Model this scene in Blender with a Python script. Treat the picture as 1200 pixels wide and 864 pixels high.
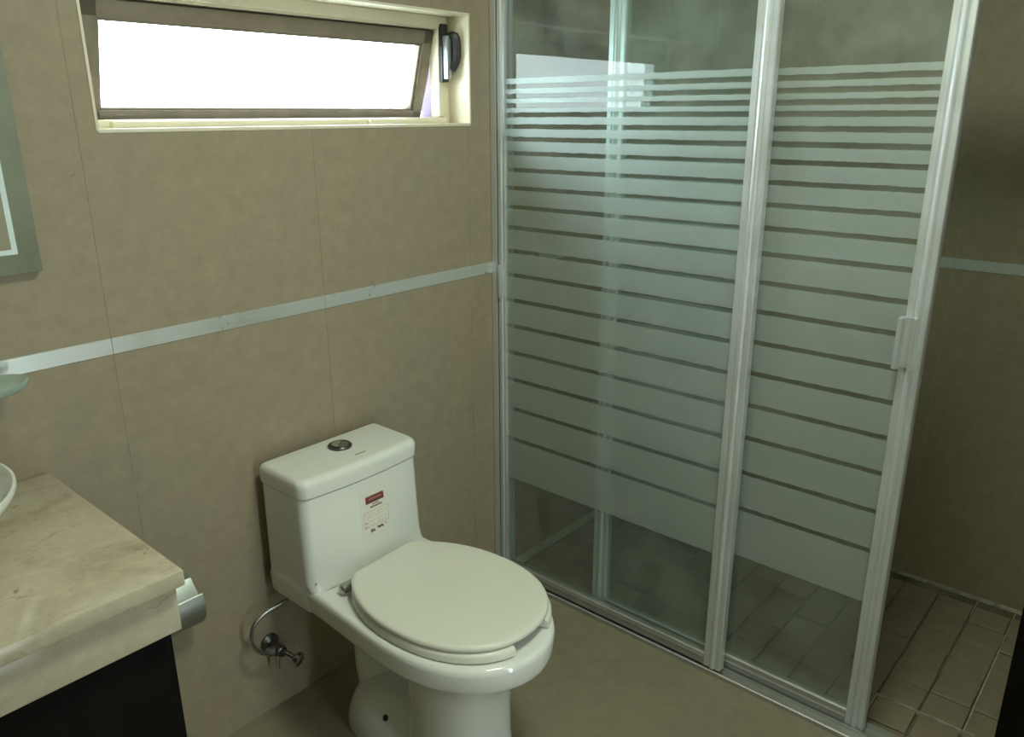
import bpy, bmesh, math, random
from mathutils import Vector, Matrix
random.seed(7)
S = bpy.context.scene
C = S.collection
for o in list(bpy.data.objects):
    bpy.data.objects.remove(o, do_unlink=True)

# ---------------------------------------------------------------- camera
F_PX = 929.77
YAW, PITCH, ROLL = math.radians(48.8462), math.radians(-17.7795), math.radians(-0.2326)
cd = bpy.data.cameras.new('camera'); cam = bpy.data.objects.new('camera', cd); C.objects.link(cam)
cd.sensor_fit = 'HORIZONTAL'; cd.sensor_width = 36.0; cd.lens = 36.0 * F_PX / 1200.0
cd.clip_start = 0.02
fw = Vector((math.sin(YAW)*math.cos(PITCH), math.cos(YAW)*math.cos(PITCH), math.sin(PITCH)))
rt = Vector((math.cos(YAW), -math.sin(YAW), 0)); up = rt.cross(fw)
r2 = rt*math.cos(ROLL) + up*math.sin(ROLL); u2 = -rt*math.sin(ROLL) + up*math.cos(ROLL)
m = Matrix((r2, u2, -fw)).transposed().to_4x4(); m.translation = Vector((-1.7673, -1.62, 1.5))
cam.matrix_world = m
S.camera = cam

# ---------------------------------------------------------------- sky, lights, exposure
S.view_settings.view_transform = 'Standard'; S.view_settings.look = 'None'
S.view_settings.gamma = 1.0; S.view_settings.use_curve_mapping = False
S.view_settings.exposure = 0.08
w = bpy.data.worlds.new('World'); S.world = w; w.use_nodes = True
bg = w.node_tree.nodes['Background']
bg.inputs[0].default_value = (0.82, 0.975, 1.0, 1); bg.inputs[1].default_value = 13.0

def area(name, loc, rot, sx, sy, power=0, color=(1, 1, 1), portal=False):
    l = bpy.data.lights.new(name, 'AREA'); l.shape = 'RECTANGLE'; l.size = sx; l.size_y = sy
    l.energy = power; l.color = color
    o = bpy.data.objects.new(name, l); C.objects.link(o); o.location = loc; o.rotation_euler = rot
    if portal: l.cycles.is_portal = True
    return o
area('window_portal', (-0.595, 0.25, 1.615), (math.radians(-90), 0, 0), 1.05, 0.32, portal=True)
area('daylight_slit_portal', (-0.95, -2.42, 1.05), (math.radians(90), 0, 0), .13, 2.1, portal=True)

# ---------------------------------------------------------------- materials
def nodes(name):
    mt = bpy.data.materials.new(name); mt.use_nodes = True
    nt = mt.node_tree; b = nt.nodes['Principled BSDF']
    return mt, nt, b
def setp(b, rough=.5, metal=0.0, spec=.5, coat=0.0):
    b.inputs['Roughness'].default_value = rough; b.inputs['Metallic'].default_value = metal
    b.inputs['Specular IOR Level'].default_value = spec
    if coat: b.inputs['Coat Weight'].default_value = coat; b.inputs['Coat Roughness'].default_value = .08
def noise(nt, scale, detail=3, rough=.55, vec=None, dist=0.0):
    n = nt.nodes.new('ShaderNodeTexNoise'); n.inputs['Scale'].default_value = scale
    n.inputs['Detail'].default_value = detail; n.inputs['Roughness'].default_value = rough
    n.inputs['Distortion'].default_value = dist
    if vec: nt.links.new(vec, n.inputs['Vector'])
    return n.outputs['Fac']
def ramp(nt, fac, stops):
    r = nt.nodes.new('ShaderNodeValToRGB'); e = r.color_ramp.elements
    while len(e) < len(stops): e.new(0.5)
    for el, (p, c) in zip(e, stops): el.position = p; el.color = (*c, 1)
    nt.links.new(fac, r.inputs['Fac']); return r.outputs['Color']
def mix(nt, fac, a, b, kind='MIX'):
    n = nt.nodes.new('ShaderNodeMix'); n.data_type = 'RGBA'; n.blend_type = kind
    if isinstance(fac, float): n.inputs['Factor'].default_value = fac
    else: nt.links.new(fac, n.inputs['Factor'])
    for s, v in ((6, a), (7, b)):
        if isinstance(v, tuple): n.inputs[s].default_value = (*v, 1)
        else: nt.links.new(v, n.inputs[s])
    return n.outputs[2]
def pos(nt, scale=(1, 1, 1)):
    g = nt.nodes.new('ShaderNodeNewGeometry'); mp = nt.nodes.new('ShaderNodeMapping')
    mp.inputs['Scale'].default_value = scale
    nt.links.new(g.outputs['Position'], mp.inputs['Vector']); return mp.outputs['Vector']
def bump(nt, b, h, strength=.1, dist=.002):
    n = nt.nodes.new('ShaderNodeBump'); n.inputs['Strength'].default_value = strength
    n.inputs['Distance'].default_value = dist
    nt.links.new(h, n.inputs['Height']); nt.links.new(n.outputs['Normal'], b.inputs['Normal'])
def simple(name, col, rough=.5, metal=0.0, spec=.5, var=0.0, scale=20, coat=0.0, bmp=0.0):
    mt, nt, b = nodes(name); setp(b, rough, metal, spec, coat)
    v = pos(nt); f = noise(nt, scale, 4, .6, v)
    lo = tuple(max(0, c*(1-var)) for c in col); hi = tuple(min(1, c*(1+var)) for c in col)
    nt.links.new(ramp(nt, f, [(.3, lo), (.7, hi)]), b.inputs['Base Color'])
    if bmp: bump(nt, b, noise(nt, scale*6, 3, .6, v), bmp)
    return mt

def stone_tile(name, a, bcol, c, rough):
    mt, nt, b = nodes(name); setp(b, rough, 0, .4)
    v = pos(nt)
    c1 = ramp(nt, noise(nt, 2.2, 4, .55, v, .6), [(.32, a), (.52, bcol), (.72, c)])
    c2 = ramp(nt, noise(nt, 26, 5, .7, v), [(.3, (.88, .88, .88)), (.7, (1.08, 1.07, 1.06))])
    c3 = mix(nt, 1.0, c1, c2, 'MULTIPLY')
    sp = ramp(nt, noise(nt, 60, 2, .5, v), [(.20, (.72, .68, .6)), (.27, (1, 1, 1))])
    nt.links.new(mix(nt, 1.0, c3, sp, 'MULTIPLY'), b.inputs['Base Color'])
    bump(nt, b, noise(nt, 90, 3, .6, v), .08, .001)
    return mt
M = {}
M['wall'] = stone_tile('wall_tile_stone', (.335, .285, .205), (.355, .295, .205), (.325, .285, .215), .42)
M['floor'] = stone_tile('floor_stone', (.25, .225, .155), (.275, .245, .168), (.24, .22, .155), .34)
M['shower_tile'] = stone_tile('shower_floor_stone', (.25, .215, .15), (.30, .25, .175), (.22, .20, .15), .6)
M['grout'] = simple('grout', (.62, .56, .44), .9, var=.25, scale=14)
M['grout_dark'] = simple('dark_grout', (.165, .145, .10), .95, var=.5, scale=12)
M['grout_light'] = simple('light_grout', (.48, .45, .37), .9, var=.45, scale=30)
M['plaster'] = simple('plaster', (.52, .47, .37), .8, var=.04, scale=5)
M['ceiling'] = simple('ceiling_paint', (.78, .77, .72), .9, var=.03, scale=4)
M['ceramic'] = simple('white_ceramic', (.79, .80, .765), .12, spec=.5, var=.015, scale=3, coat=.3)
M['seat'] = simple('cream_seat_plastic', (.75, .745, .655), .35, var=.02, scale=4)
M['chrome'] = simple('chrome', (.72, .75, .74), .16, 1.0, var=.05, scale=15)
M['satin'] = simple('satin_chrome', (.42, .46, .44), .32, .9, var=.08, scale=15)
M['dull_chrome'] = simple('worn_chrome', (.45, .45, .42), .3, 1.0, var=.15, scale=30)
M['dark_metal'] = simple('dark_metal', (.12, .12, .115), .35, .9, var=.2, scale=40)
M['cream'] = simple('cream_paint', (.80, .74, .58), .35, var=.05, scale=8)
M['lilac'] = simple('lilac_stucco', (.13, .10, .15), .85, var=.12, scale=25)
M['brown'] = simple('brown_window_frame', (.20, .165, .12), .45, .1, var=.18, scale=14)
M['black'] = simple('black_plastic', (.012, .012, .014), .4, var=.1)
M['grey_plastic'] = simple('grey_metal_latch', (.42, .45, .46), .35, .7, var=.06)
M['dark_wood'] = simple('black_stained_wood', (.006, .005, .0045), .6, spec=.08, var=.4, scale=6)
M['ink_red'] = simple('red_print', (.30, .035, .03), .6, var=.15, scale=200)
M['ink_dark'] = simple('dark_red_print', (.14, .05, .04), .6, var=.2, scale=200)
M['paper'] = simple('sticker_paper', (.78, .76, .69), .55, var=.02, scale=60)
M['ink_line'] = simple('pale_red_print', (.55, .33, .27), .6, var=.1, scale=200)

def brushed(name, col, rough, axis, metal=1.0):
    mt, nt, b = nodes(name); setp(b, rough, metal)
    sc = [420, 420, 420]; sc[axis] = 4
    f = noise(nt, 1, 3, .6, pos(nt, tuple(sc)))
    nt.links.new(ramp(nt, f, [(.3, tuple(c*.86 for c in col)), (.7, col)]), b.inputs['Base Color'])
    f2 = noise(nt, 9, 4, .6, pos(nt)); r = ramp(nt, f2, [(.3, (rough*.75,)*3), (.7, (rough*1.3,)*3)])
    nt.links.new(r, b.inputs['Roughness']); return mt
M['alu'] = brushed('brushed_aluminium', (.80, .84, .86), .42, 2, .72)
M['alu_h'] = brushed('brushed_aluminium_rail', (.52, .53, .51), .46, 1, .8)
M['strip'] = brushed('metallic_border', (.72, .76, .74), .32, 0, .5)

def marble():
    mt, nt, b = nodes('cream_marble'); setp(b, .22, 0, .5)
    v = pos(nt)
    base = ramp(nt, noise(nt, 6, 7, .68, v, .5), [(.28, (.40, .345, .25)), (.48, (.555, .49, .375)), (.7, (.62, .56, .44))])
    fine = ramp(nt, noise(nt, 45, 4, .7, v), [(.3, (.90, .89, .87)), (.7, (1.05, 1.05, 1.04))])
    base = mix(nt, 1.0, base, fine, 'MULTIPLY')
    crack = ramp(nt, noise(nt, 2.6, 6, .55, pos(nt, (1.0, 2.6, 1.6)), .15), [(.495, (1, 1, 1)), (.5, (.60, .52, .41)), (.505, (1, 1, 1))])
    gate = ramp(nt, noise(nt, 7, 2, .5, v), [(.52, (0, 0, 0)), (.60, (1, 1, 1))])       # only short runs of the cracks show
    cracked = mix(nt, gate, base, mix(nt, 1.0, base, crack, 'MULTIPLY'))
    spot = ramp(nt, noise(nt, 16, 3, .6, v, .5), [(.26, (.55, .47, .33)), (.34, (1, 1, 1))])
    nt.links.new(mix(nt, 1.0, cracked, spot, 'MULTIPLY'), b.inputs['Base Color'])
    return mt
M['marble'] = marble()

def thin_glass(name, tint, ior=1.5, rough=0.0, dirt=0.0, dirtcol=(.6, .65, .6)):
    mt = bpy.data.materials.new(name); mt.use_nodes = True; nt = mt.node_tree; nt.nodes.clear()
    out = nt.nodes.new('ShaderNodeOutputMaterial'); t = nt.nodes.new('ShaderNodeBsdfTransparent')
    t.inputs[0].default_value = (*tint, 1)
    g = nt.nodes.new('ShaderNodeBsdfGlossy'); g.inputs['Roughness'].default_value = rough
    fr = nt.nodes.new('ShaderNodeFresnel'); fr.inputs['IOR'].default_value = ior
    geo = nt.nodes.new('ShaderNodeNewGeometry')          # the inner face of the slab must not turn into a mirror
    inv = nt.nodes.new('ShaderNodeMath'); inv.operation = 'SUBTRACT'; inv.inputs[0].default_value = 1
    nt.links.new(geo.outputs['Backfacing'], inv.inputs[1])
    mu = nt.nodes.new('ShaderNodeMath'); mu.operation = 'MULTIPLY'
    dbl = nt.nodes.new('ShaderNodeMath'); dbl.operation = 'MULTIPLY'; dbl.inputs[1].default_value = 1.0; dbl.use_clamp = True   # both faces of the sheet reflect
    nt.links.new(fr.outputs[0], dbl.inputs[0]); nt.links.new(dbl.outputs[0], mu.inputs[0]); nt.links.new(inv.outputs[0], mu.inputs[1])
    mx = nt.nodes.new('ShaderNodeMixShader'); nt.links.new(mu.outputs[0], mx.inputs[0])
    src = t.outputs[0]
    if dirt:
        d = nt.nodes.new('ShaderNodeBsdfDiffuse'); d.inputs[0].default_value = (*dirtcol, 1)
        f = noise(nt, 9, 5, .7, pos(nt)); r = ramp(nt, f, [(.35, (dirt*.5,)*3), (.7, (dirt*1.5,)*3)])
        m2 = nt.nodes.new('ShaderNodeMixShader'); nt.links.new(r, m2.inputs[0])
        nt.links.new(t.outputs[0], m2.inputs[1]); nt.links.new(d.outputs[0], m2.inputs[2]); src = m2.outputs[0]
    nt.links.new(src, mx.inputs[1]); nt.links.new(g.outputs[0], mx.inputs[2]); nt.links.new(mx.outputs[0], out.inputs[0])
    return mt
M['glass'] = thin_glass('green_tint_glass', (.91, .968, .955), 1.52, 0.0, .08)
M['win_glass'] = thin_glass('window_glass', (.97, .98, .98), 1.45)

def frosted():
    mt = bpy.data.materials.new('frosted_glass'); mt.use_nodes = True; nt = mt.node_tree; nt.nodes.clear()
    out = nt.nodes.new('ShaderNodeOutputMaterial')
    v = pos(nt)
    colr = ramp(nt, noise(nt, 7, 5, .7, v, .4), [(.3, (.60, .69, .67)), (.7, (.73, .80, .78))])
    d = nt.nodes.new('ShaderNodeBsdfDiffuse'); nt.links.new(colr, d.inputs[0])
    tr = nt.nodes.new('ShaderNodeBsdfTranslucent'); nt.links.new(colr, tr.inputs[0])
    rf = nt.nodes.new('ShaderNodeBsdfRefraction'); rf.inputs['Roughness'].default_value = .2; rf.inputs['IOR'].default_value = 1.12
    rf.inputs[0].default_value = (.93, .975, .96, 1)
    a = nt.nodes.new('ShaderNodeMixShader'); a.inputs[0].default_value = .3
    nt.links.new(d.outputs[0], a.inputs[1]); nt.links.new(tr.outputs[0], a.inputs[2])
    b = nt.nodes.new('ShaderNodeMixShader'); b.inputs[0].default_value = .58
    nt.links.new(a.outputs[0], b.inputs[1]); nt.links.new(rf.outputs[0], b.inputs[2])
    gl = nt.nodes.new('ShaderNodeBsdfGlossy'); gl.inputs['Roughness'].default_value = .5; gl.inputs[0].default_value = (.86, 1, 1, 1)
    c = nt.nodes.new('ShaderNodeMixShader'); c.inputs[0].default_value = .17
    nt.links.new(b.outputs[0], c.inputs[1]); nt.links.new(gl.outputs[0], c.inputs[2])
    geo = nt.nodes.new('ShaderNodeNewGeometry'); tp = nt.nodes.new('ShaderNodeBsdfTransparent')   # the etched skin scatters once, not on both faces
    e = nt.nodes.new('ShaderNodeMixShader'); nt.links.new(geo.outputs['Backfacing'], e.inputs[0])
    nt.links.new(c.outputs[0], e.inputs[1]); nt.links.new(tp.outputs[0], e.inputs[2])
    nt.links.new(e.outputs[0], out.inputs[0]); return mt
M['frost'] = frosted()
def mirror_mat():
    return simple('mirror_silver', (.80, .83, .82), .02, 1.0)
M['mirror'] = mirror_mat()
M['frost_edge'] = simple('frosted_mirror_border', (.27, .29, .225), .45, .2, var=.12, scale=10)
M['etched'] = simple('etched_mirror_line', (.72, .86, .86), .4, var=.03)
def dish_glass():
    mt, nt, b = nodes('pale_green_glass'); setp(b, .12); b.inputs['Base Color'].default_value = (.72, .86, .79, 1)
    b.inputs['Transmission Weight'].default_value = .6; b.inputs['IOR'].default_value = 1.3; return mt
M['dish'] = dish_glass()

# ---------------------------------------------------------------- mesh helpers
def tag(o, label=None, cat=None, group=None, kind=None):
    if label: o['label'] = label
    if cat: o['category'] = cat
    if group: o['group'] = group
    if kind: o['kind'] = kind
    return o
def empty(name, loc=(0, 0, 0)):
    o = bpy.data.objects.new(name, None); C.objects.link(o); o.location = loc; o.empty_display_size = .05; return o
def smooth(bm, ang=25):
    bm.normal_update()
    for f in bm.faces: f.smooth = True
    for e in bm.edges:
        if len(e.link_faces) == 2 and e.calc_face_angle(0) > math.radians(ang): e.smooth = False
def obj(name, bm, mat, parent=None, ang=25, loc=None):
    """bm is in world coordinates unless loc is given; parents are unrotated Empties/meshes, so subtract their world position"""
    bmesh.ops.recalc_face_normals(bm, faces=bm.faces)
    smooth(bm, ang)
    me = bpy.data.meshes.new(name); bm.to_mesh(me); bm.free()
    me.materials.append(M[mat])
    return link(name, me, parent, loc)
def wpos(o):
    p = Vector(o.location)
    while o.parent: o = o.parent; p += Vector(o.location)
    return p
def link(name, me, parent=None, loc=None):
    o = bpy.data.objects.new(name, me); C.objects.link(o)
    if parent is not None:
        o.parent = parent
        o.location = (Vector(loc) if loc is not None else Vector((0, 0, 0))) - wpos(parent)
    elif loc is not None: o.location = loc
    return o
def box(bm, x0, x1, y0, y1, z0, z1, bev=0.0, seg=2):
    vs = [bm.verts.new((x, y, z)) for x in (x0, x1) for y in (y0, y1) for z in (z0, z1)]
    q = [(0, 1, 3, 2), (4, 6, 7, 5), (0, 4, 5, 1), (2, 3, 7, 6), (0, 2, 6, 4), (1, 5, 7, 3)]
    fs = [bm.faces.new([vs[i] for i in f]) for f in q]
    if bev:
        es = list({e for f in fs for e in f.edges})
        bmesh.ops.bevel(bm, geom=es, offset=bev, segments=seg, affect='EDGES', profile=.5)
    return bm
def bx(*a, **k): return box(bmesh.new(), *a, **k)
def loft(bm, rings, cap0=True, cap1=True, closed=True):
    R = [[bm.verts.new(p) for p in r] for r in rings]; n = len(R[0])
    for a, b in zip(R, R[1:]):
        for i in range(n if closed else n-1):
            j = (i+1) % n; bm.faces.new((a[i], a[j], b[j], b[i]))
    if cap0: bm.faces.new(R[0][::-1])
    if cap1: bm.faces.new(R[-1])
    return bm
def extrude_profile(bm, prof, axis, a, b):
    """prof: list of 2-D points; axis 'z': (x,y) swept in z; 'y': (x,z) swept in y; 'x': (y,z) swept in x"""
    mk = {'z': lambda p, t: (p[0], p[1], t), 'y': lambda p, t: (p[0], t, p[1]), 'x': lambda p, t: (t, p[0], p[1])}[axis]
    return loft(bm, [[mk(p, a) for p in prof], [mk(p, b) for p in prof]])
def frame_of(d):
    d = Vector(d).normalized(); a = Vector((0, 0, 1)) if abs(d.z) < .9 else Vector((1, 0, 0))
    u = d.cross(a).normalized(); return u, d.cross(u)
def cyl(bm, p, d, prof, n=24):
    """lathe: prof = [(along, radius)...] about the axis through p in direction d"""
    p = Vector(p); d = Vector(d).normalized(); u, v = frame_of(d)
    rings = [[tuple(p + d*t + (u*math.cos(k*2*math.pi/n) + v*math.sin(k*2*math.pi/n))*r) for k in range(n)] for t, r in prof]
    return loft(bm, rings)
def tube(bm, pts, r, n=12):
    pts = [Vector(p) for p in pts]; rings = []
    u = None
    for i, p in enumerate(pts):
        d = (pts[min(i+1, len(pts)-1)] - pts[max(i-1, 0)]).normalized()
        if u is None: u, _ = frame_of(d)
        u = (u - d*u.dot(d)).normalized(); v = d.cross(u)
        rr = r[i] if isinstance(r, (list, tuple)) else r
        rings.append([tuple(p + (u*math.cos(k*2*math.pi/n) + v*math.sin(k*2*math.pi/n))*rr) for k in range(n)])
    return loft(bm, rings)
def catmull(P, per=6):
    P = [Vector(p) for p in P]; out = []
    for i in range(len(P)-1):
        a = P[max(i-1, 0)]; b = P[i]; c = P[i+1]; d = P[min(i+2, len(P)-1)]
        for k in range(per):
            t = k/per
            out.append(.5*((2*b) + (c-a)*t + (2*a-5*b+4*c-d)*t*t + (3*b-a-3*c+d)*t**3))
    out.append(P[-1]); return out
def rects_minus(x0, x1, z0, z1, hole):
    hx0, hx1, hz0, hz1 = hole
    if hx0 >= x1 or hx1 <= x0 or hz0 >= z1 or hz1 <= z0: return [(x0, x1, z0, z1)]
    xs = sorted({x0, x1, *[h for h in (hx0, hx1) if x0 < h < x1]}); zs = sorted({z0, z1, *[h for h in (hz0, hz1) if z0 < h < z1]})
    out = []
    for a, b in zip(xs, xs[1:]):
        for c, d in zip(zs, zs[1:]):
            mx, mz = (a+b)/2, (c+d)/2
            if not (hx0 < mx < hx1 and hz0 < mz < hz1): out.append((a, b, c, d))
    return out

# ---------------------------------------------------------------- room shell
XD, XL, YF, ZC = 0.9545, -2.15, -2.30, 2.40
HOLE = (-1.102, -0.0875, 1.4725, 1.757)
ZS0, ZS1 = 1.0405, 1.0735
T = .006; J = .0004
bm = bmesh.new()
for r in rects_minus(XL-.12, XD+.12, -.1, ZC+.1, HOLE): box(bm, r[0], r[1], .0011, .19, r[2], r[3])
wall_back = tag(obj('wall_back', bm, 'grout'), 'beige stone tiled wall behind the toilet with the window', kind='structure')
rows = [(0, ZS0), (ZS1, 2.12), (2.12, ZC)]
xs = [XL, -1.659, -1.1395, -.6195, -.0985, .421, XD]
for z0, z1 in rows:
    for a, b in zip(xs, xs[1:]):
        bm = bmesh.new()
        for r in rects_minus(a+J, b-J, z0+J*.6, z1-J*.6, HOLE): box(bm, r[0], r[1], 0, T+.002, r[2], r[3])
        obj('wall_tile', bm, 'wall', wall_back)
for a, b in zip(xs, xs[1:]):
    obj('border_strip', bx(a+.0002, b-.0002, -.0022, T+.002, ZS0, ZS1, bev=.0008, seg=1), 'strip', wall_back)
wall_right = tag(obj('wall_right', bx(XD+.0011, XD+.12, YF, .24, -.1, ZC+.1), 'grout'), 'beige tiled far wall of the shower', kind='structure')
ys = [-1.572, -1.052, -.532, 0]
for z0, z1 in [(-.03, ZS0), (ZS1, 2.12), (2.12, ZC)]:
    for a, b in zip(ys, ys[1:]):
        obj('wall_tile', bx(XD, XD+T+.002, max(a, -1.49)+J, b-J, z0+J*.6, z1-J*.6), 'wall', wall_right)
for a, b in zip(ys, ys[1:]):
    obj('border_strip', bx(XD-.0022, XD+T+.002, max(a, -1.49)+.0002, b-.0024, ZS0, ZS1, bev=.0008, seg=1), 'strip', wall_right)
tag(obj('floor', bx(XL-.12, .010, YF-.12, .1, -.12, 0), 'floor'), 'polished beige stone bathroom floor', kind='structure')
tag(obj('ceiling', bx(XL-.12, XD+.12, YF-.12, .24, ZC, ZC+.1), 'ceiling'), 'white ceiling', kind='structure')
tag(obj('wall_left', bx(XL-.12, XL, YF-.12, .0, -.1, ZC), 'plaster'), 'plain wall left of the vanity', kind='structure')
bm = bmesh.new()
for r in rects_minus(XL, .10, 0, ZC, (-1.015, -.885, -.1, 2.1)): box(bm, r[0], r[1], YF-.12, YF, r[2], r[3])  # unseen doorway opening added for daylight, narrowed to a slit to weaken it
tag(obj('wall_front', bm, 'plaster'), 'plain unseen wall with a doorway slit sized to let in fill daylight', kind='structure')
tag(obj('wall_shower_end', bx(.10, XD, -1.61, -1.49, -.12, ZC), 'wall'), 'tiled end wall of the shower', kind='structure')
tag(obj('wall_entry_side', bx(.0, .10, YF, -1.64, 0, ZC), 'plaster'), 'plain wall beside the shower end', kind='structure')
bm = bmesh.new(); box(bm, -.004, .10, -1.64, -1.486, 0, ZC, bev=.003); box(bm, -.016, -.004, -1.64, -1.52, 0, ZC, bev=.002)
tag(obj('trim_1', bm, 'dark_wood'), 'black stained wooden jamb at the right end of the shower opening', kind='structure')

# shower floor of small stone tiles
P = .1065
sf = tag(obj('floor_shower', bx(.010, XD+.02, -1.6, .02, -.12, -.039), 'grout_dark'), 'sunken shower floor of small rough stone tiles', kind='structure')
tiles = []
for k in range(5):
    bm = bmesh.new(); g = (.0008, .0016, .0034, .0012, .0024)[k]; h = P/2 - g
    ring = lambda s, z: [(s*h+random.uniform(-.0012, .0012), -s*h, z), (s*h, s*h+random.uniform(-.0012, .0012), z), (-s*h, s*h, z), (-s*h+random.uniform(-.0012, .0012), -s*h, z)]
    loft(bm, [ring(1, -.014), ring(1, -.003), ring(.955, 0)])
    bmesh.ops.recalc_face_normals(bm, faces=bm.faces)
    me = bpy.data.meshes.new('floor_tile'); bm.to_mesh(me); bm.free(); me.materials.append(M['shower_tile']); tiles.append(me)
nx0 = .2575 - 2*P
for i in range(9):
    for j in range(14):
        cx = nx0 + (i+.5)*P; cy = -1.3965 - P*.5 + (13-j)*P + .0
        if cx + P*.5 > XD + .045 or cy > .01: continue
        t = link('floor_tile', random.choice(tiles), sf, (cx, cy, -.030 + random.uniform(-.0032, .0014)))
        t.rotation_euler = (random.uniform(-.008, .008), random.uniform(-.008, .008), random.choice((0, 1, 2, 3))*math.pi/2 + random.uniform(-.012, .012))
obj('grout_line', bx(.2565, .2598, -1.425, -1.165, -.04, -.0275), 'grout_light', sf)
obj('grout_line', bx(.26, .93, -1.4002, -1.3972, -.04, -.0300), 'grout_light', sf)
obj('grout_line', bx(.9475, .9525, -1.45, -1.02, -.04, -.0268, bev=.001, seg=1), 'grout_light', sf)
obj('grout_line', bx(.83, .93, -1.2938, -1.2908, -.04, -.0290), 'grout_light', sf)
obj('grout_line', bx(.16, .25, -1.1855, -1.1832, -.04, -.0285), 'grout_light', sf)

# ---------------------------------------------------------------- window
win = tag(empty('window_1', (-.595, 0, 1.4725)), 'narrow awning window with cream frame tilted open', kind='structure')
x0, x1, z0, z1 = HOLE
obj('sill', bx(x0, x1, -.002, .085, z0-.004, z0+.004, bev=.0015), 'cream', win)
obj('reveal', bx(x1-.003, x1+.003, -.002, .085, z0, z1+.003, bev=.001), 'cream', win)
obj('reveal', bx(x0-.003, x0+.003, -.002, .085, z0, z1+.003, bev=.001), 'cream', win)
obj('head', bx(x0, x1, -.002, .085, z1-.003, z1+.003, bev=.001), 'cream', win)
for a in (bx(x1-.004, x1+.003, .112, .194, z0, z1), bx(x0-.003, x0+.004, .112, .194, z0, z1), bx(x0, x1, .112, .194, z0-.003, z0+.004), bx(x0, x1, .112, .194, z1-.004, z1+.003)):
    obj('outer_reveal', a, 'lilac', win)
# fixed cream frame: stepped members
bm = bmesh.new(); box(bm, x1-.030, x1-.003, .078, .112, z0+.004, z1-.003, bev=.002); box(bm, x1-.050, x1-.036, .070, .105, z0+.022, z1-.030, bev=.002); box(bm, x1-.040, x1-.028, .084, .110, z0+.01, z1-.01)
obj('frame_stile', bm, 'cream', win)
bm = bmesh.new(); box(bm, x0+.003, x0+.036, .078, .112, z0+.004, z1-.003, bev=.002)
obj('frame_stile', bm, 'cream', win)
bm = bmesh.new(); box(bm, x0+.003, x1-.020, .066, .108, z1-.030, z1-.003, bev=.002); box(bm, x0+.036, x1-.05, .074, .110, z1-.036, z1-.029)
obj('frame_head', bm, 'cream', win)
bm = bmesh.new(); box(bm, x0+.003, x1-.030, .060, .110, z0+.003, z0+.020, bev=.002); box(bm, x0+.05, -.42, .046, .062, z0+.003, z0+.017, bev=.0015); box(bm, -.405, x1-.09, .046, .062, z0+.003, z0+.017, bev=.0015)
obj('frame_sill', bm, 'cream', win)
# brown top-hung sash, pushed out at the bottom
hy, hz, tilt = .094, 1.720, math.radians(16.5)
sx0, sx1, sh = x0+.038, -.139, .252
bm = bmesh.new(); d0, d1 = -.014, .014
box(bm, sx0, sx1, d0, d1, -.034, 0, bev=.002); box(bm, sx0, sx1, d0, d1, -sh, -sh+.038, bev=.002)
box(bm, sx0, sx0+.032, d0, d1, -sh, 0, bev=.002); box(bm, sx1-.034, sx1, d0, d1, -sh, 0, bev=.002)
# glazing bead
box(bm, sx0+.030, sx1-.032, d0+.004, d1-.006, -.041, -.032, bev=.001); box(bm, sx0+.030, sx1-.032, d0+.004, d1-.006, -sh+.036, -sh+.042, bev=.001)
box(bm, sx1-.042, sx1-.032, d0+.004, d1-.006, -sh+.03, -.032, bev=.001); box(bm, sx0+.030, sx0+.036, d0+.004, d1-.006, -sh+.03, -.032, bev=.001)
sash = obj('sash', bm, 'brown', win, loc=(0, hy, hz)); sash.rotation_euler = (tilt, 0, 0)
gp = obj('glass_pane', bx(sx0+.030, sx1-.034, -.002, .002, -sh+.028, -.033), 'win_glass'); gp.parent = sash
sa = obj('stay_arm', tube(bmesh.new(), [(-.128, .116, 1.655), (-.131, .128, 1.60), (-.1345, .150, 1.53)], .0055, 8), 'brown', win)
# latch on the right frame member
lt = obj('latch', bx(x1-.046, x1-.022, .058, .072, 1.585, 1.735, bev=.003), 'black', win)
bm = bmesh.new(); box(bm, x1-.043, x1-.026, .040, .060, 1.592, 1.705, bev=.004); obj('latch_body', bm, 'grey_plastic', lt)
bm = bmesh.new()
lev = [(x1-.030, .052, 1.70), (x1-.018, .036, 1.703), (x1-.014, .034, 1.67), (x1-.016, .036, 1.64), (x1-.026, .044, 1.617)]
tube(bm, [tuple(v) for v in catmull(lev, 4)], [.010 + .004*math.sin(i/16*math.pi) for i in range(17)], 10)
obj('latch_lever', bm, 'black', lt)

# ---------------------------------------------------------------- shower enclosure
fr = tag(empty('shower_frame', (0.033, 0, 0)), 'aluminium track and wall channel of the sliding shower doors', 'shower frame')
obj('wall_channel', extrude_profile(bmesh.new(), [(-.006, -.0022), (.072, -.0022), (.072, -.022), (.068, -.022), (.068, -.006), (.030, -.006), (.030, -.020), (.027, -.020), (.027, -.006), (-.002, -.006), (-.002, -.022), (-.006, -.022)], 'z', .012, 1.93), 'alu', fr)
obj('bottom_track', extrude_profile(bmesh.new(), [(-.008, 0), (-.008, .012), (-.004, .014), (-.002, .014), (-.002, .006), (.026, .006), (.026, .016), (.029, .016), (.029, .006), (.064, .006), (.064, .022), (.068, .022), (.068, -.0), (.0103, 0)], 'y', -.003, -1.483), 'alu_h', fr)
obj('top_track', extrude_profile(bmesh.new(), [(-.008, 1.89), (-.008, 1.94), (.072, 1.94), (.072, 1.89), (.068, 1.89), (.068, 1.935), (-.004, 1.935), (-.004, 1.89)], 'y', -.003, -1.483), 'alu_h', fr)

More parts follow.
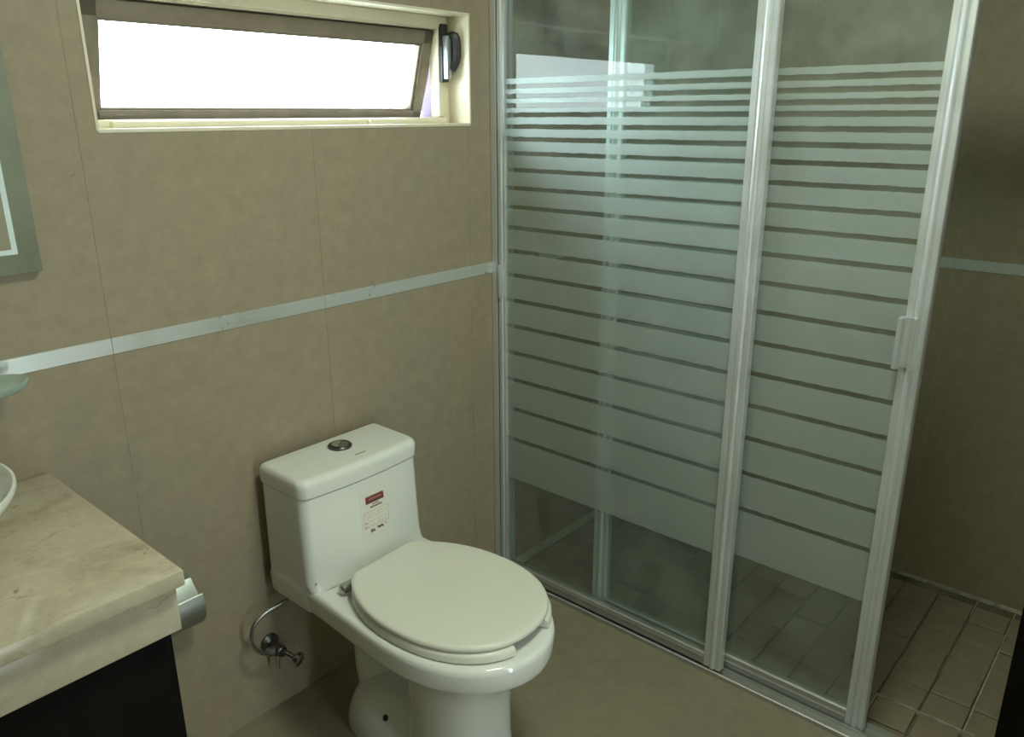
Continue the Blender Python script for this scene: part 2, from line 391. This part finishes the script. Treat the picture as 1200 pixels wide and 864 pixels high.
gaps = [1.5735, 1.5475, 1.5225, 1.498, 1.4665, 1.4325, 1.3935, 1.347, 1.296, 1.242, 1.1815, 1.112, 1.040, .9625, .882, .797, .709, .611, .508]
ghalf = lambda z: .0064 if z > 1.41 else .0060 if z > 1.2 else .0062
ZTOP, ZBOT = 1.595, .369
def stile_profile(x, y0, y1):
    """front face towards -x, a raised rounded rib and two grooves; y0>y1"""
    wd = y1-y0; d = .024
    q = [(0, .004), (.05, .0), (.30, .0), (.34, .003), (.38, .0), (.44, -.0035), (.52, -.0048), (.60, -.0035), (.66, 0), (.70, .003), (.74, 0), (.95, 0), (1, .004)]
    return [(x+a, y0+wd*t) for t, a in q] + [(x+d, y1), (x+d, y0)]
def door(name, label, x, ya, ya2, yb2, yb, zb0, zb1):
    """ya..ya2 = stile by the window wall, yb2..yb = the other stile"""
    e = tag(empty(name, (x+.012, (ya+yb)/2, .016)), label, 'shower door', 'sliding shower doors')
    obj('stile', extrude_profile(bmesh.new(), stile_profile(x, ya, ya2), 'z', zb0, 1.90), 'alu', e)
    obj('stile', extrude_profile(bmesh.new(), stile_profile(x, yb2, yb), 'z', zb0, 1.90), 'alu', e)
    rp = [(x+.002, zb0), (x, zb0+.003), (x, zb0+.018), (x-.002, zb0+.021), (x-.002, zb0+.026), (x, zb0+.029), (x+.001, zb1-.004), (x+.005, zb1), (x+.020, zb1), (x+.024, zb0)]
    obj('bottom_rail', extrude_profile(bmesh.new(), rp, 'y', ya2+.001, yb2-.001), 'alu_h', e)
    obj('top_rail', bx(x, x+.024, yb2-.001, ya2+.001, 1.865, 1.90, bev=.002), 'alu_h', e)
    g = obj('glass_pane', bx(x+.009, x+.015, yb2-.006, ya2+.006, zb1-.006, 1.868), 'glass', e)
    edges = [ZTOP] + [v for z in gaps for v in (z+ghalf(z), z-ghalf(z))] + [ZBOT]
    for k in range(0, len(edges), 2):
        t, b = edges[k], edges[k+1]; n = 60
        # ragged hand-masked edges
        yy = [ya2+.0005 + (yb2-.0005-ya2-.0005)*i/n for i in range(n+1)]
        top = [(x+.0082, y, t+random.uniform(-.0007, .0007)) for y in yy]; bot = [(x+.0082, y, b+random.uniform(-.0009, .0009)) for y in yy]
        bm = bmesh.new(); R = []
        for rr in (top, bot): R.append([bm.verts.new(p) for p in rr])
        for i in range(n): bm.faces.new((R[0][i], R[0][i+1], R[1][i+1], R[1][i]))
        r = bmesh.ops.extrude_face_region(bm, geom=bm.faces[:])
        bmesh.ops.translate(bm, verts=[v for v in r['geom'] if isinstance(v, bmesh.types.BMVert)], vec=(.0007, 0, 0))
        obj('frosted_band', bm, 'frost', g)
    return e
dA = door('shower_door', 'striped glass shower door nearer the toilet, sliding in front of the other door', .0, -.023, -.050, -.786, -.838, .018, .056)
dB = door('shower_door', 'striped glass shower door with a square pull handle beside the open gap', .034, -.376, -.427, -1.167, -1.213, .010, .056)
obj('handle', bx(-.0135, .001, -.040, -.031, .968, 1.068, bev=.0015), 'alu', dA)
bm = bmesh.new(); xb = .034
extrude_profile(bm, [(xb-.003, -1.1605), (xb-.028, -1.1605), (xb-.030, -1.163), (xb-.030, -1.170), (xb-.026, -1.172), (xb-.0075, -1.172), (xb-.0075, -1.191), (xb-.022, -1.191), (xb-.022, -1.194), (xb-.003, -1.194)], 'z', .972, 1.084)
obj('handle', bm, 'alu', dB)

# ---------------------------------------------------------------- toilet
TX = -.687
toi = tag(empty('toilet', (TX, -.35, 0)), 'white one-piece ceramic toilet with its lid closed', 'toilet')
def tank_ring(hw, yb, yf, bow, z, rf=.022, rb=.010, n=7):
    pts = []
    def arc(cx, cy, r, a0, a1):
        for k in range(n): 
            a = math.radians(a0+(a1-a0)*k/(n-1)); pts.append((cx+r*math.cos(a), cy+r*math.sin(a)))
    arc(-hw+rf, yf+rf, rf, 180, 270)
    for k in range(1, 16): pts.append((-hw+rf+(2*hw-2*rf)*k/16, yf))
    arc(hw-rf, yf+rf, rf, 270, 360)
    for k in range(1, 6): pts.append((hw, yf+rf+(yb-rb-yf-rf)*k/6))
    arc(hw-rb, yb-rb, rb, 0, 90)
    for k in range(1, 8): pts.append((hw-rb-(2*hw-2*rb)*k/8, yb))
    arc(-hw+rb, yb-rb, rb, 90, 180)
    for k in range(1, 6): pts.append((-hw, yb-rb-(yb-rb-yf-rf)*k/6))
    out = []
    for x, y in pts:
        wgt = max(0, min(1, (yb-y)/(yb-yf)))
        out.append((TX+x, y-bow*(1-(x/hw)**2)*wgt, z))
    return out
def tank_front(z):          # front plane of the tank at height z (edge of the bow)
    t = max(0, min(1, (z-.43)/.24)); return -.206 + .013*t**.7
rings = []
for z, i in ((.3665, .008), (.3685, .003), (.373, .0005), (.39, 0), (.41, 0), (.4285, 0)): rings.append(tank_ring(.1790-i, -.030-i, -.200, .004, z))
for z in (.43, .442, .46, .50, .56, .62, .6615, .6650): rings.append(tank_ring(.1785-.0025*(z-.43)/.24-(.0045 if z > .664 else 0), -.030, tank_front(z)+(.005 if z > .664 else 0)-(.008 if z < .432 else .003 if z < .443 else 0), .012, z))
obj('tank', loft(bmesh.new(), rings), 'ceramic', toi, ang=50)
rings = [tank_ring(.1715, -.030, -.1880, .012, .6652), tank_ring(.1780, -.026, -.1965, .0125, .6668), tank_ring(.1795, -.026, -.1985, .0125, .690)]
for k in range(1, 7):
    a = k/6*math.pi/2; i = .018*(1-math.cos(a)); rings.append(tank_ring(.1795-i*.7, -.026-i*.5, -.1985+i, .0125, .694+.018*math.sin(a), rf=.022))
lid = obj('tank_lid', loft(bmesh.new(), rings), 'ceramic', toi, ang=50)
bz = .7118; bcx, bcy = -.675, -.094
bt = obj('flush_button', cyl(bmesh.new(), (bcx, bcy, bz), (0, 0, 1), [(0, .030), (.004, .030), (.007, .027), (.007, .023), (.005, .0225)], 32), 'dark_metal', toi)
for s in (-1, 1):
    bm = bmesh.new(); pts = []
    a0 = math.radians(-100 if s < 0 else 82)
    arcp = [(bcx+.0215*math.cos(a0+k*math.pi*.98/12 - .4), bcy+.0215*math.sin(a0+k*math.pi*.98/12 - .4)) for k in range(13)]
    wave = []
    p0, p1 = arcp[-1], arcp[0]
    for k in range(1, 8):
        t = k/8; wx = p0[0]+(p1[0]-p0[0])*t; wy = p0[1]+(p1[1]-p0[1])*t
        nx, ny = -(p1[1]-p0[1]), p1[0]-p0[0]; l = math.hypot(nx, ny); am = .005*math.sin(t*2*math.pi)
        wave.append((wx+nx/l*am, wy+ny/l*am))
    pl = arcp+wave
    loft(bm, [[(x, y, bz+.004) for x, y in pl], [(x, y, bz+(.0085 if s > 0 else .0065)) for x, y in pl]])
    obj('button_half', bm, 'chrome' if s > 0 else 'dull_chrome', bt)
bm = bmesh.new()
for k in range(6): box(bm, -.6838+k*.0056, -.6796+k*.0056, -.1668, -.1632, .7118, .7124)
obj('maker_mark', bm, 'ink_dark', lid)

# bowl body: deck + elongated rim + underside + pedestal
half = [(-.030, .1775), (-.12, .1780), (-.20, .1785), (-.30, .184), (-.38, .1895), (-.46, .193), (-.54, .1885), (-.60, .175), (-.655, .150), (-.70, .113), (-.730, .066), (-.742, .025), (-.7435, 0)]
curve = catmull([(hw, y, 0) for y, hw in half], 5)
def outline(off=0.0, z=0, yoff=0.0):
    pts = [(TX+max(0, v.x-off*min(1, v.x/.06)), v.y + off*(1 if v.y < -.5 else (0 if v.y > -.2 else ((-.2-v.y)/.3)))*(1 if True else 0), z) for v in curve]
    left = [(2*TX-x, y, z) for x, y, z in pts[::-1]]
    xb, yb, _ = pts[0]
    back = [(2*TX-xb + (2*xb-2*TX)*k/12, yb, z) for k in range(1, 12)]
    return left[1:] + back + pts
N = len(outline())
def egg(cy, a, bf, bb, z, n=N, pw=2.0):
    """ring with the same start (back left) and order as outline"""
    o = outline(); out = []
    for x, y, _ in o:
        ang = math.atan2((y+.43)/.33, (x-TX)/.19); c, s = math.cos(ang), math.sin(ang)
        b = bf if s < 0 else bb
        k = (abs(c)**pw+abs(s)**pw)**(-1/pw)
        out.append((TX+a*c*k, cy+b*s*k, z))
    return out
rings = [egg(-.50, .05, .06, .05, .29), egg(-.49, .09, .12, .10, .335), egg(-.475, .130, .18, .155, .395), egg(-.47, .143, .197, .172, .424), outline(.012, .4305), outline(.005, .4285), outline(.0012, .4225), outline(0, .414), outline(.001, .385), outline(.003, .374), outline(.007, .368), outline(.014, .366),
         egg(-.475, .163, .222, .30, .362), egg(-.48, .150, .205, .22, .345), egg(-.49, .128, .172, .13, .315)]
obj('bowl', loft(bmesh.new(), rings), 'ceramic', toi, ang=55)
def ell(cx, cy, a, b, z, pw=2.4, n=40):
    out = []
    for k in range(n):
        t = 2*math.pi*k/n; c, s = math.cos(t), math.sin(t); q = (abs(c)**pw+abs(s)**pw)**(-1/pw)
        out.append((cx+a*c*q, cy+b*s*q, z))
    return out
ped = [ell(TX-.003, -.507, .118, .135, 0), ell(TX-.003, -.507, .118, .135, .012), ell(TX-.003, -.507, .112, .128, .05), ell(TX-.003, -.509, .1065, .121, .12), ell(TX-.003, -.512, .104, .118, .20), ell(TX-.003, -.510, .109, .126, .26), ell(TX, -.512, .118, .145, .30), ell(TX, -.50, .135, .18, .335), ell(TX, -.49, .15, .205, .352)]
obj('pedestal', loft(bmesh.new(), ped), 'ceramic', toi, ang=60)
# trapway behind the pedestal and its foot
bm = bmesh.new()
tr = catmull([(TX, -.47, .22), (TX, -.36, .25), (TX, -.26, .30), (TX, -.20, .27), (TX, -.20, .16), (TX, -.23, .03)], 5)
tube(bm, [tuple(v) for v in tr], [.052+.006*math.sin(i*.35) for i in range(len(tr))], 20)
obj('trapway', bm, 'ceramic', toi, ang=60)
def stad(hw, y0, y1, z, n=40, pw=3.2): return ell(TX, (y0+y1)/2, hw, abs(y1-y0)/2, z, pw, n)
foot = [stad(.118, -.50, -.155, 0), stad(.118, -.50, -.155, .018), stad(.113, -.50, -.162, .046), stad(.102, -.50, -.172, .076), stad(.086, -.50, -.182, .102), stad(.066, -.50, -.19, .125), stad(.045, -.48, -.20, .14)]
obj('foot', loft(bmesh.new(), foot), 'ceramic', toi, ang=60)
for s in (-1, 1):
    obj('bolt_hole', cyl(bmesh.new(), (TX+s*.089, -.340, .094), (s*.70, 0, .71), [(-.010, .0085), (.0025, .0085), (.0035, .006)], 16), 'black', toi)
# seat ring, open at the front, and lid
SR = math.radians(3)
def seat_outline(a, bf, bb, n=72, pw=2.25, cy=-.477, flat=-.262, pwb=2.0):
    out = []
    for k in range(n):
        t = -math.pi/2 + 2*math.pi*(k+.5)/n; c, s = math.cos(t), math.sin(t); e = pw if s < 0 else pwb; q = (abs(c)**e+abs(s)**e)**(-1/e)
        out.append((a*c*q, min(cy+(bf if s < 0 else bb)*s*q, flat)))
    return out
def turn(x, y):      # the seat sits slightly askew
    x, y = x, y+.45; return (-.680+x*math.cos(SR)-y*math.sin(SR), -.45+x*math.sin(SR)+y*math.cos(SR))
oo = seat_outline(.1865, .243, .262); ii = seat_outline(.125, .175, .17, flat=-.32)
idx = [k for k, (x, y) in enumerate(oo) if not (y < -.5 and abs(x) < .056)]
bm = bmesh.new(); R = []
for k in idx:
    (xo, yo), (xi, yi) = oo[k], ii[k]
    def mid(t): return turn(xo+(xi-xo)*t, yo+(yi-yo)*t)
    pr = [(0, .434), (0, .446), (.05, .4505), (.12, .4525), (.85, .4525), (.95, .450), (1, .445), (1, .434)]
    R.append([(*mid(t), z) for t, z in pr])
loft(bm, R)
seat = obj('seat', bm, 'seat', toi, ang=40)
def lid_ring(off, z):
    return [(*turn(x*(1-off/.187), -.477+(y+.477)*(1-off/.22)), z) for x, y in seat_outline(.1855, .236, .262, flat=-.250, pw=2.2)]
bm = loft(bmesh.new(), [lid_ring(.006, .4555), lid_ring(.001, .4570), lid_ring(0, .461), lid_ring(.0015, .4655), lid_ring(.005, .4680), lid_ring(.012, .4692), lid_ring(.08, .4706), lid_ring(.16, .4712)])
obj('seat_lid', bm, 'seat', toi, ang=50)
for s in (-1, 1):
    obj('hinge', cyl(bmesh.new(), (TX+s*.128, -.262, .443), (s, 0, 0), [(-.028, .010), (-.02, .0115), (.006, .0115), (.009, .008)], 16), 'dull_chrome', toi)
    obj('hinge_cap', cyl(bmesh.new(), (TX+s*.072, -.236, .4295), (0, 0, 1), [(0, .010), (.003, .009), (.005, .005)], 16), 'ceramic', toi)
obj('drain_mark', cyl(bmesh.new(), (TX-.166, -.2085, .452), (0, -1, 0), [(0, .002), (.0015, .0015)], 10), 'ink_dark', toi)

# printed sticker, follows the bowed tank front
def tf(x, z):
    hw = .1785-.0025*(z-.43)/.24; return tank_front(z) - .012*(1-((x-TX)/hw)**2)
def patch(bm, x0, x1, z0, z1, lift, nx=8, nz=6, th=.0004):
    g = [[(x0+(x1-x0)*i/nx, z0+(z1-z0)*j/nz) for i in range(nx+1)] for j in range(nz+1)]
    V = [[bm.verts.new((x, tf(x, z)-lift, z)) for x, z in r] for r in g]; B = [[bm.verts.new((x, tf(x, z)-lift+th, z)) for x, z in r] for r in g]
    for j in range(nz):
        for i in range(nx):
            bm.faces.new((V[j][i], V[j][i+1], V[j+1][i+1], V[j+1][i])); bm.faces.new((B[j][i], B[j+1][i], B[j+1][i+1], B[j][i+1]))
    for i in range(nx):
        bm.faces.new((V[0][i], B[0][i], B[0][i+1], V[0][i+1])); bm.faces.new((V[nz][i], V[nz][i+1], B[nz][i+1], B[nz][i]))
    for j in range(nz):
        bm.faces.new((V[j][0], V[j+1][0], B[j+1][0], B[j][0])); bm.faces.new((V[j][nx], B[j][nx], B[j+1][nx], V[j+1][nx]))
    return bm
SX0, SX1, SZ0, SZ1 = -.711, -.622, .511, .623
stk = obj('sticker', patch(bmesh.new(), SX0, SX1, SZ0, SZ1, .0007), 'paper', toi)
sxf = lambda t: SX0+(SX1-SX0)*t
szf = lambda t: SZ1-(SZ1-SZ0)*t
def mark(name, rects, mat, lift=.0010):
    bm = bmesh.new()
    for a, b, c, d in rects: patch(bm, sxf(a), sxf(b), szf(d), szf(c), lift, 3, 1, .0003)
    return obj(name, bm, mat, stk)
mark('header_block', [(.18, .82, .10, .235)], 'ink_red')
hdr = mark('header_edge', [(.18, .80, .075, .095), (.18, .82, .18, .245)], 'ink_dark', .0013)
mark('header_lettering', [(.30+.055*k, .335+.055*k, .135, .165) for k in range(8)], 'ink_line', .0016)
mark('title_lettering', [(.40+.05*k, .435+.05*k, .27, .30) for k in range(5)], 'ink_red')
mark('subtitle_lettering', [(.33+.06*k, .375+.06*k, .325, .365) for k in range(7)], 'ink_dark')
bm_r = [(.08, .95, .43, .437), (.08, .088, .43, .80), (.942, .95, .43, .80), (.08, .95, .795, .802)]
mark('form_box', bm_r, 'ink_line')
mark('form_lettering', [(.12+.07*k, .165+.07*k, z, z+.012) for z in (.50, .56, .66, .75) for k in range(11) if (k*7+int(z*50)) % 4] + [(.09, .22, .685, .70), (.09, .20, .765, .78)], 'ink_line')
mark('footer_lettering', [(.28, .33, .86, .94), (.345, .37, .86, .93), (.38, .42, .875, .94), (.50, .55, .85, .88), (.55, .62, .855, .91), (.63, .70, .85, .90), (.70, .73, .87, .92), (.80, .84, .85, .875)], 'ink_dark')

# ---------------------------------------------------------------- supply valve and hose
val = tag(empty('supply_valve', (-.872, -.0, .19)), 'worn chrome angle valve and bent supply pipe on wall beside toilet', 'valve')
obj('escutcheon', cyl(bmesh.new(), (-.872, 0, .20), (0, -1, 0), [(0, .026), (.004, .025), (.010, .016), (.012, .012)], 24), 'dark_metal', val)
bm = bmesh.new(); cyl(bm, (-.872, -.008, .20), (0, -1, 0), [(0, .011), (.03, .011), (.032, .014), (.05, .014), (.052, .010), (.058, .010)], 20)
body = obj('valve_body', bm, 'dark_metal', val)
obj('inlet_nut', cyl(bmesh.new(), (-.872, -.040, .198), (-.9, .05, .22), [(.0, .010), (.014, .010), (.015, .012), (.030, .012), (.032, .007)], 6), 'dull_chrome', val)
bm = bmesh.new(); cyl(bm, (-.868, -.055, .196), (.35, -.85, -.25), [(0, .007), (.030, .007), (.034, .010), (.040, .018), (.050, .019), (.054, .012)], 24)
obj('valve_handle', bm, 'dull_chrome', val)
bm = bmesh.new(); tube(bm, [(-.880, -.045, .188), (-.882, -.047, .172), (-.880, -.048, .150)], [.006, .005, .003], 10)
obj('outlet_stub', bm, 'dull_chrome', val)
hp = catmull([(-.898, -.042, .204), (-.925, -.045, .222), (-.945, -.048, .262), (-.938, -.050, .305), (-.905, -.052, .328), (-.86, -.056, .335), (-.80, -.06, .343), (-.785, -.065, .3655)], 6)
obj('supply_pipe', tube(bmesh.new(), [tuple(v) for v in hp], .0052, 12), 'dull_chrome', val)

# ---------------------------------------------------------------- vanity: worktop, cabinet, basin
CX, CY, CZ = -1.2965, -.537, .8355
top = tag(empty('marble_worktop', (-1.72, -.27, .727)), 'cream marble worktop with a deep front edge carrying the basin', 'countertop')
obj('slab', bx(XL+.001, CX, CY, -.0035, .808, CZ, bev=.003), 'marble', top)
obj('apron', bx(XL+.001, CX-.008, CY+.019, CY+.041, .724, .808, bev=.0012), 'marble', top)
cab = tag(empty('vanity_cabinet', (-1.72, -.27, 0)), 'black stained wooden vanity cabinet under the marble worktop', 'cabinet')
obj('body', bx(XL+.001, CX-.011, CY+.055, -.003, .0, .7265, bev=.002), 'dark_wood', cab)
for k in range(2):
    a = XL+.01+k*.412
    d = obj('door', bx(a, a+.406, CY+.042, CY+.055, .06, .715, bev=.003), 'dark_wood', cab)
    hx = a+.385 if k == 0 else a+.02
    obj('handle', tube(bmesh.new(), [(hx, CY+.037, .60), (hx, CY+.015, .59), (hx, CY+.015, .48), (hx, CY+.037, .47)], .005, 8), 'dark_metal', d)
bas = tag(empty('vessel_basin', (-1.625, -.27, CZ)), 'white ceramic round vessel basin standing on the marble worktop', 'sink')
bc = (-1.628, -.268, CZ); K = 1.0
prof = [(t*1.11, r) for t, r in [(0, .085), (.004, .09), (.02, .105), (.06, .150), (.095, .184), (.112, .197), (.119, .201), (.123, .200), (.124, .196), (.120, .191), (.108, .182), (.07, .15), (.035, .10), (.02, .05), (.018, .024)]]
obj('bowl', cyl(bmesh.new(), bc, (0, 0, 1), prof, 64), 'ceramic', bas, ang=50)
obj('drain', cyl(bmesh.new(), (bc[0], bc[1], CZ+.0175), (0, 0, 1), [(0, .026), (.003, .025), (.004, .016), (.002, .010)], 24), 'chrome', bas)

# ---------------------------------------------------------------- mirror, soap dish, paper holder
mi = tag(empty('wall_mirror', (-1.6, 0, 1.228)), 'frameless mirror with frosted border and etched line above the vanity', 'mirror')
mx0, mx1, mz0, mz1 = -1.98, -1.245, 1.228, 2.02
obj('glass_sheet', bx(mx0, mx1, -.018, -.0005, mz0, mz1, bev=.001), 'frost_edge', mi)
bm = bmesh.new()
for r in rects_minus(mx0+.036, mx1-.036, mz0+.036, mz1-.036, (mx0+.045, mx1-.045, mz0+.045, mz1-.045)): box(bm, r[0], r[1], -.0190, -.0178, r[2], r[3])
obj('etched_line', bm, 'etched', mi)
obj('silvered_area', bx(mx0+.045, mx1-.045, -.0188, -.0178, mz0+.045, mz1-.045), 'mirror', mi)
sd = tag(empty('soap_dish', (-1.39, 0, 1.03)), 'pale green glass soap dish fixed to wall above worktop', 'soap dish')
rings = []
for z, s in ((1.030, .55), (1.034, .80), (1.042, .96), (1.050, 1.0), (1.053, .99), (1.052, .93), (1.044, .80), (1.039, .5)):
    rings.append([(-1.385+.068*s*math.cos(k*2*math.pi/40), -.062+.050*s*math.sin(k*2*math.pi/40), z) for k in range(40)])
obj('dish', loft(bmesh.new(), rings), 'dish', sd, ang=50)
obj('bracket', cyl(bmesh.new(), (-1.385, -.0005, 1.024), (0, -1, 0), [(0, .02), (.006, .02), (.008, .009), (.045, .009)], 20), 'chrome', sd)
ph = tag(empty('paper_holder', (-1.115, 0, .44)), 'chrome toilet paper holder on the wall beside the worktop', 'paper holder')
obj('wall_plate', bx(-1.175, -1.062, -.006, -.0003, .375, .512, bev=.003), 'chrome', ph)
pf = [(-.004, .503), (-.030, .498), (-.056, .470), (-.062, .460), (-.060, .458), (-.053, .467), (-.029, .494), (-.004, .499)]
obj('top_flap', extrude_profile(bmesh.new(), pf, 'x', -1.172, -1.064), 'satin', ph)
arcs = [(-.006-.064*math.sin(math.radians(a)), .434+.064*math.cos(math.radians(a))) for a in range(62, 181, 8)]
inn = [(y+.0025*(1 if y < -.02 else 0), z+.002) for y, z in arcs[::-1]]
obj('curved_cover', extrude_profile(bmesh.new(), arcs+inn, 'x', -1.172, -1.056), 'satin', ph)
obj('roll_pin', cyl(bmesh.new(), (-1.17, -.034, .462), (1, 0, 0), [(0, .006), (.105, .006), (.106, .004)], 16), 'chrome', ph)

# ---------------------------------------------------------------- added unseen ceiling lamp, fill light that brightens the room from above
def emit(name, col, st):
    mt = bpy.data.materials.new(name); mt.use_nodes = True; nt = mt.node_tree; b = nt.nodes['Principled BSDF']
    b.inputs['Base Color'].default_value = (.8, .8, .78, 1)
    b.inputs['Emission Color'].default_value = (*col, 1); b.inputs['Emission Strength'].default_value = st; return mt
M['lamp'] = emit('fill_lamp_diffuser', (.90, 1.0, .80), 38.0)
lx, ly = -.72, -1.18
la = tag(empty('added_fill_lamp', (lx, ly, ZC)), 'added unseen fill lamp, flat and round, in the middle of the ceiling', 'lamp')
obj('housing', cyl(bmesh.new(), (lx, ly, ZC-.0005), (0, 0, -1), [(0, .215), (.030, .215), (.034, .208)], 40), 'ceiling', la)
obj('diffuser', cyl(bmesh.new(), (lx, ly, ZC-.035), (0, 0, -1), [(0, .205), (.008, .200), (.016, .170), (.020, .10)], 40), 'lamp', la)
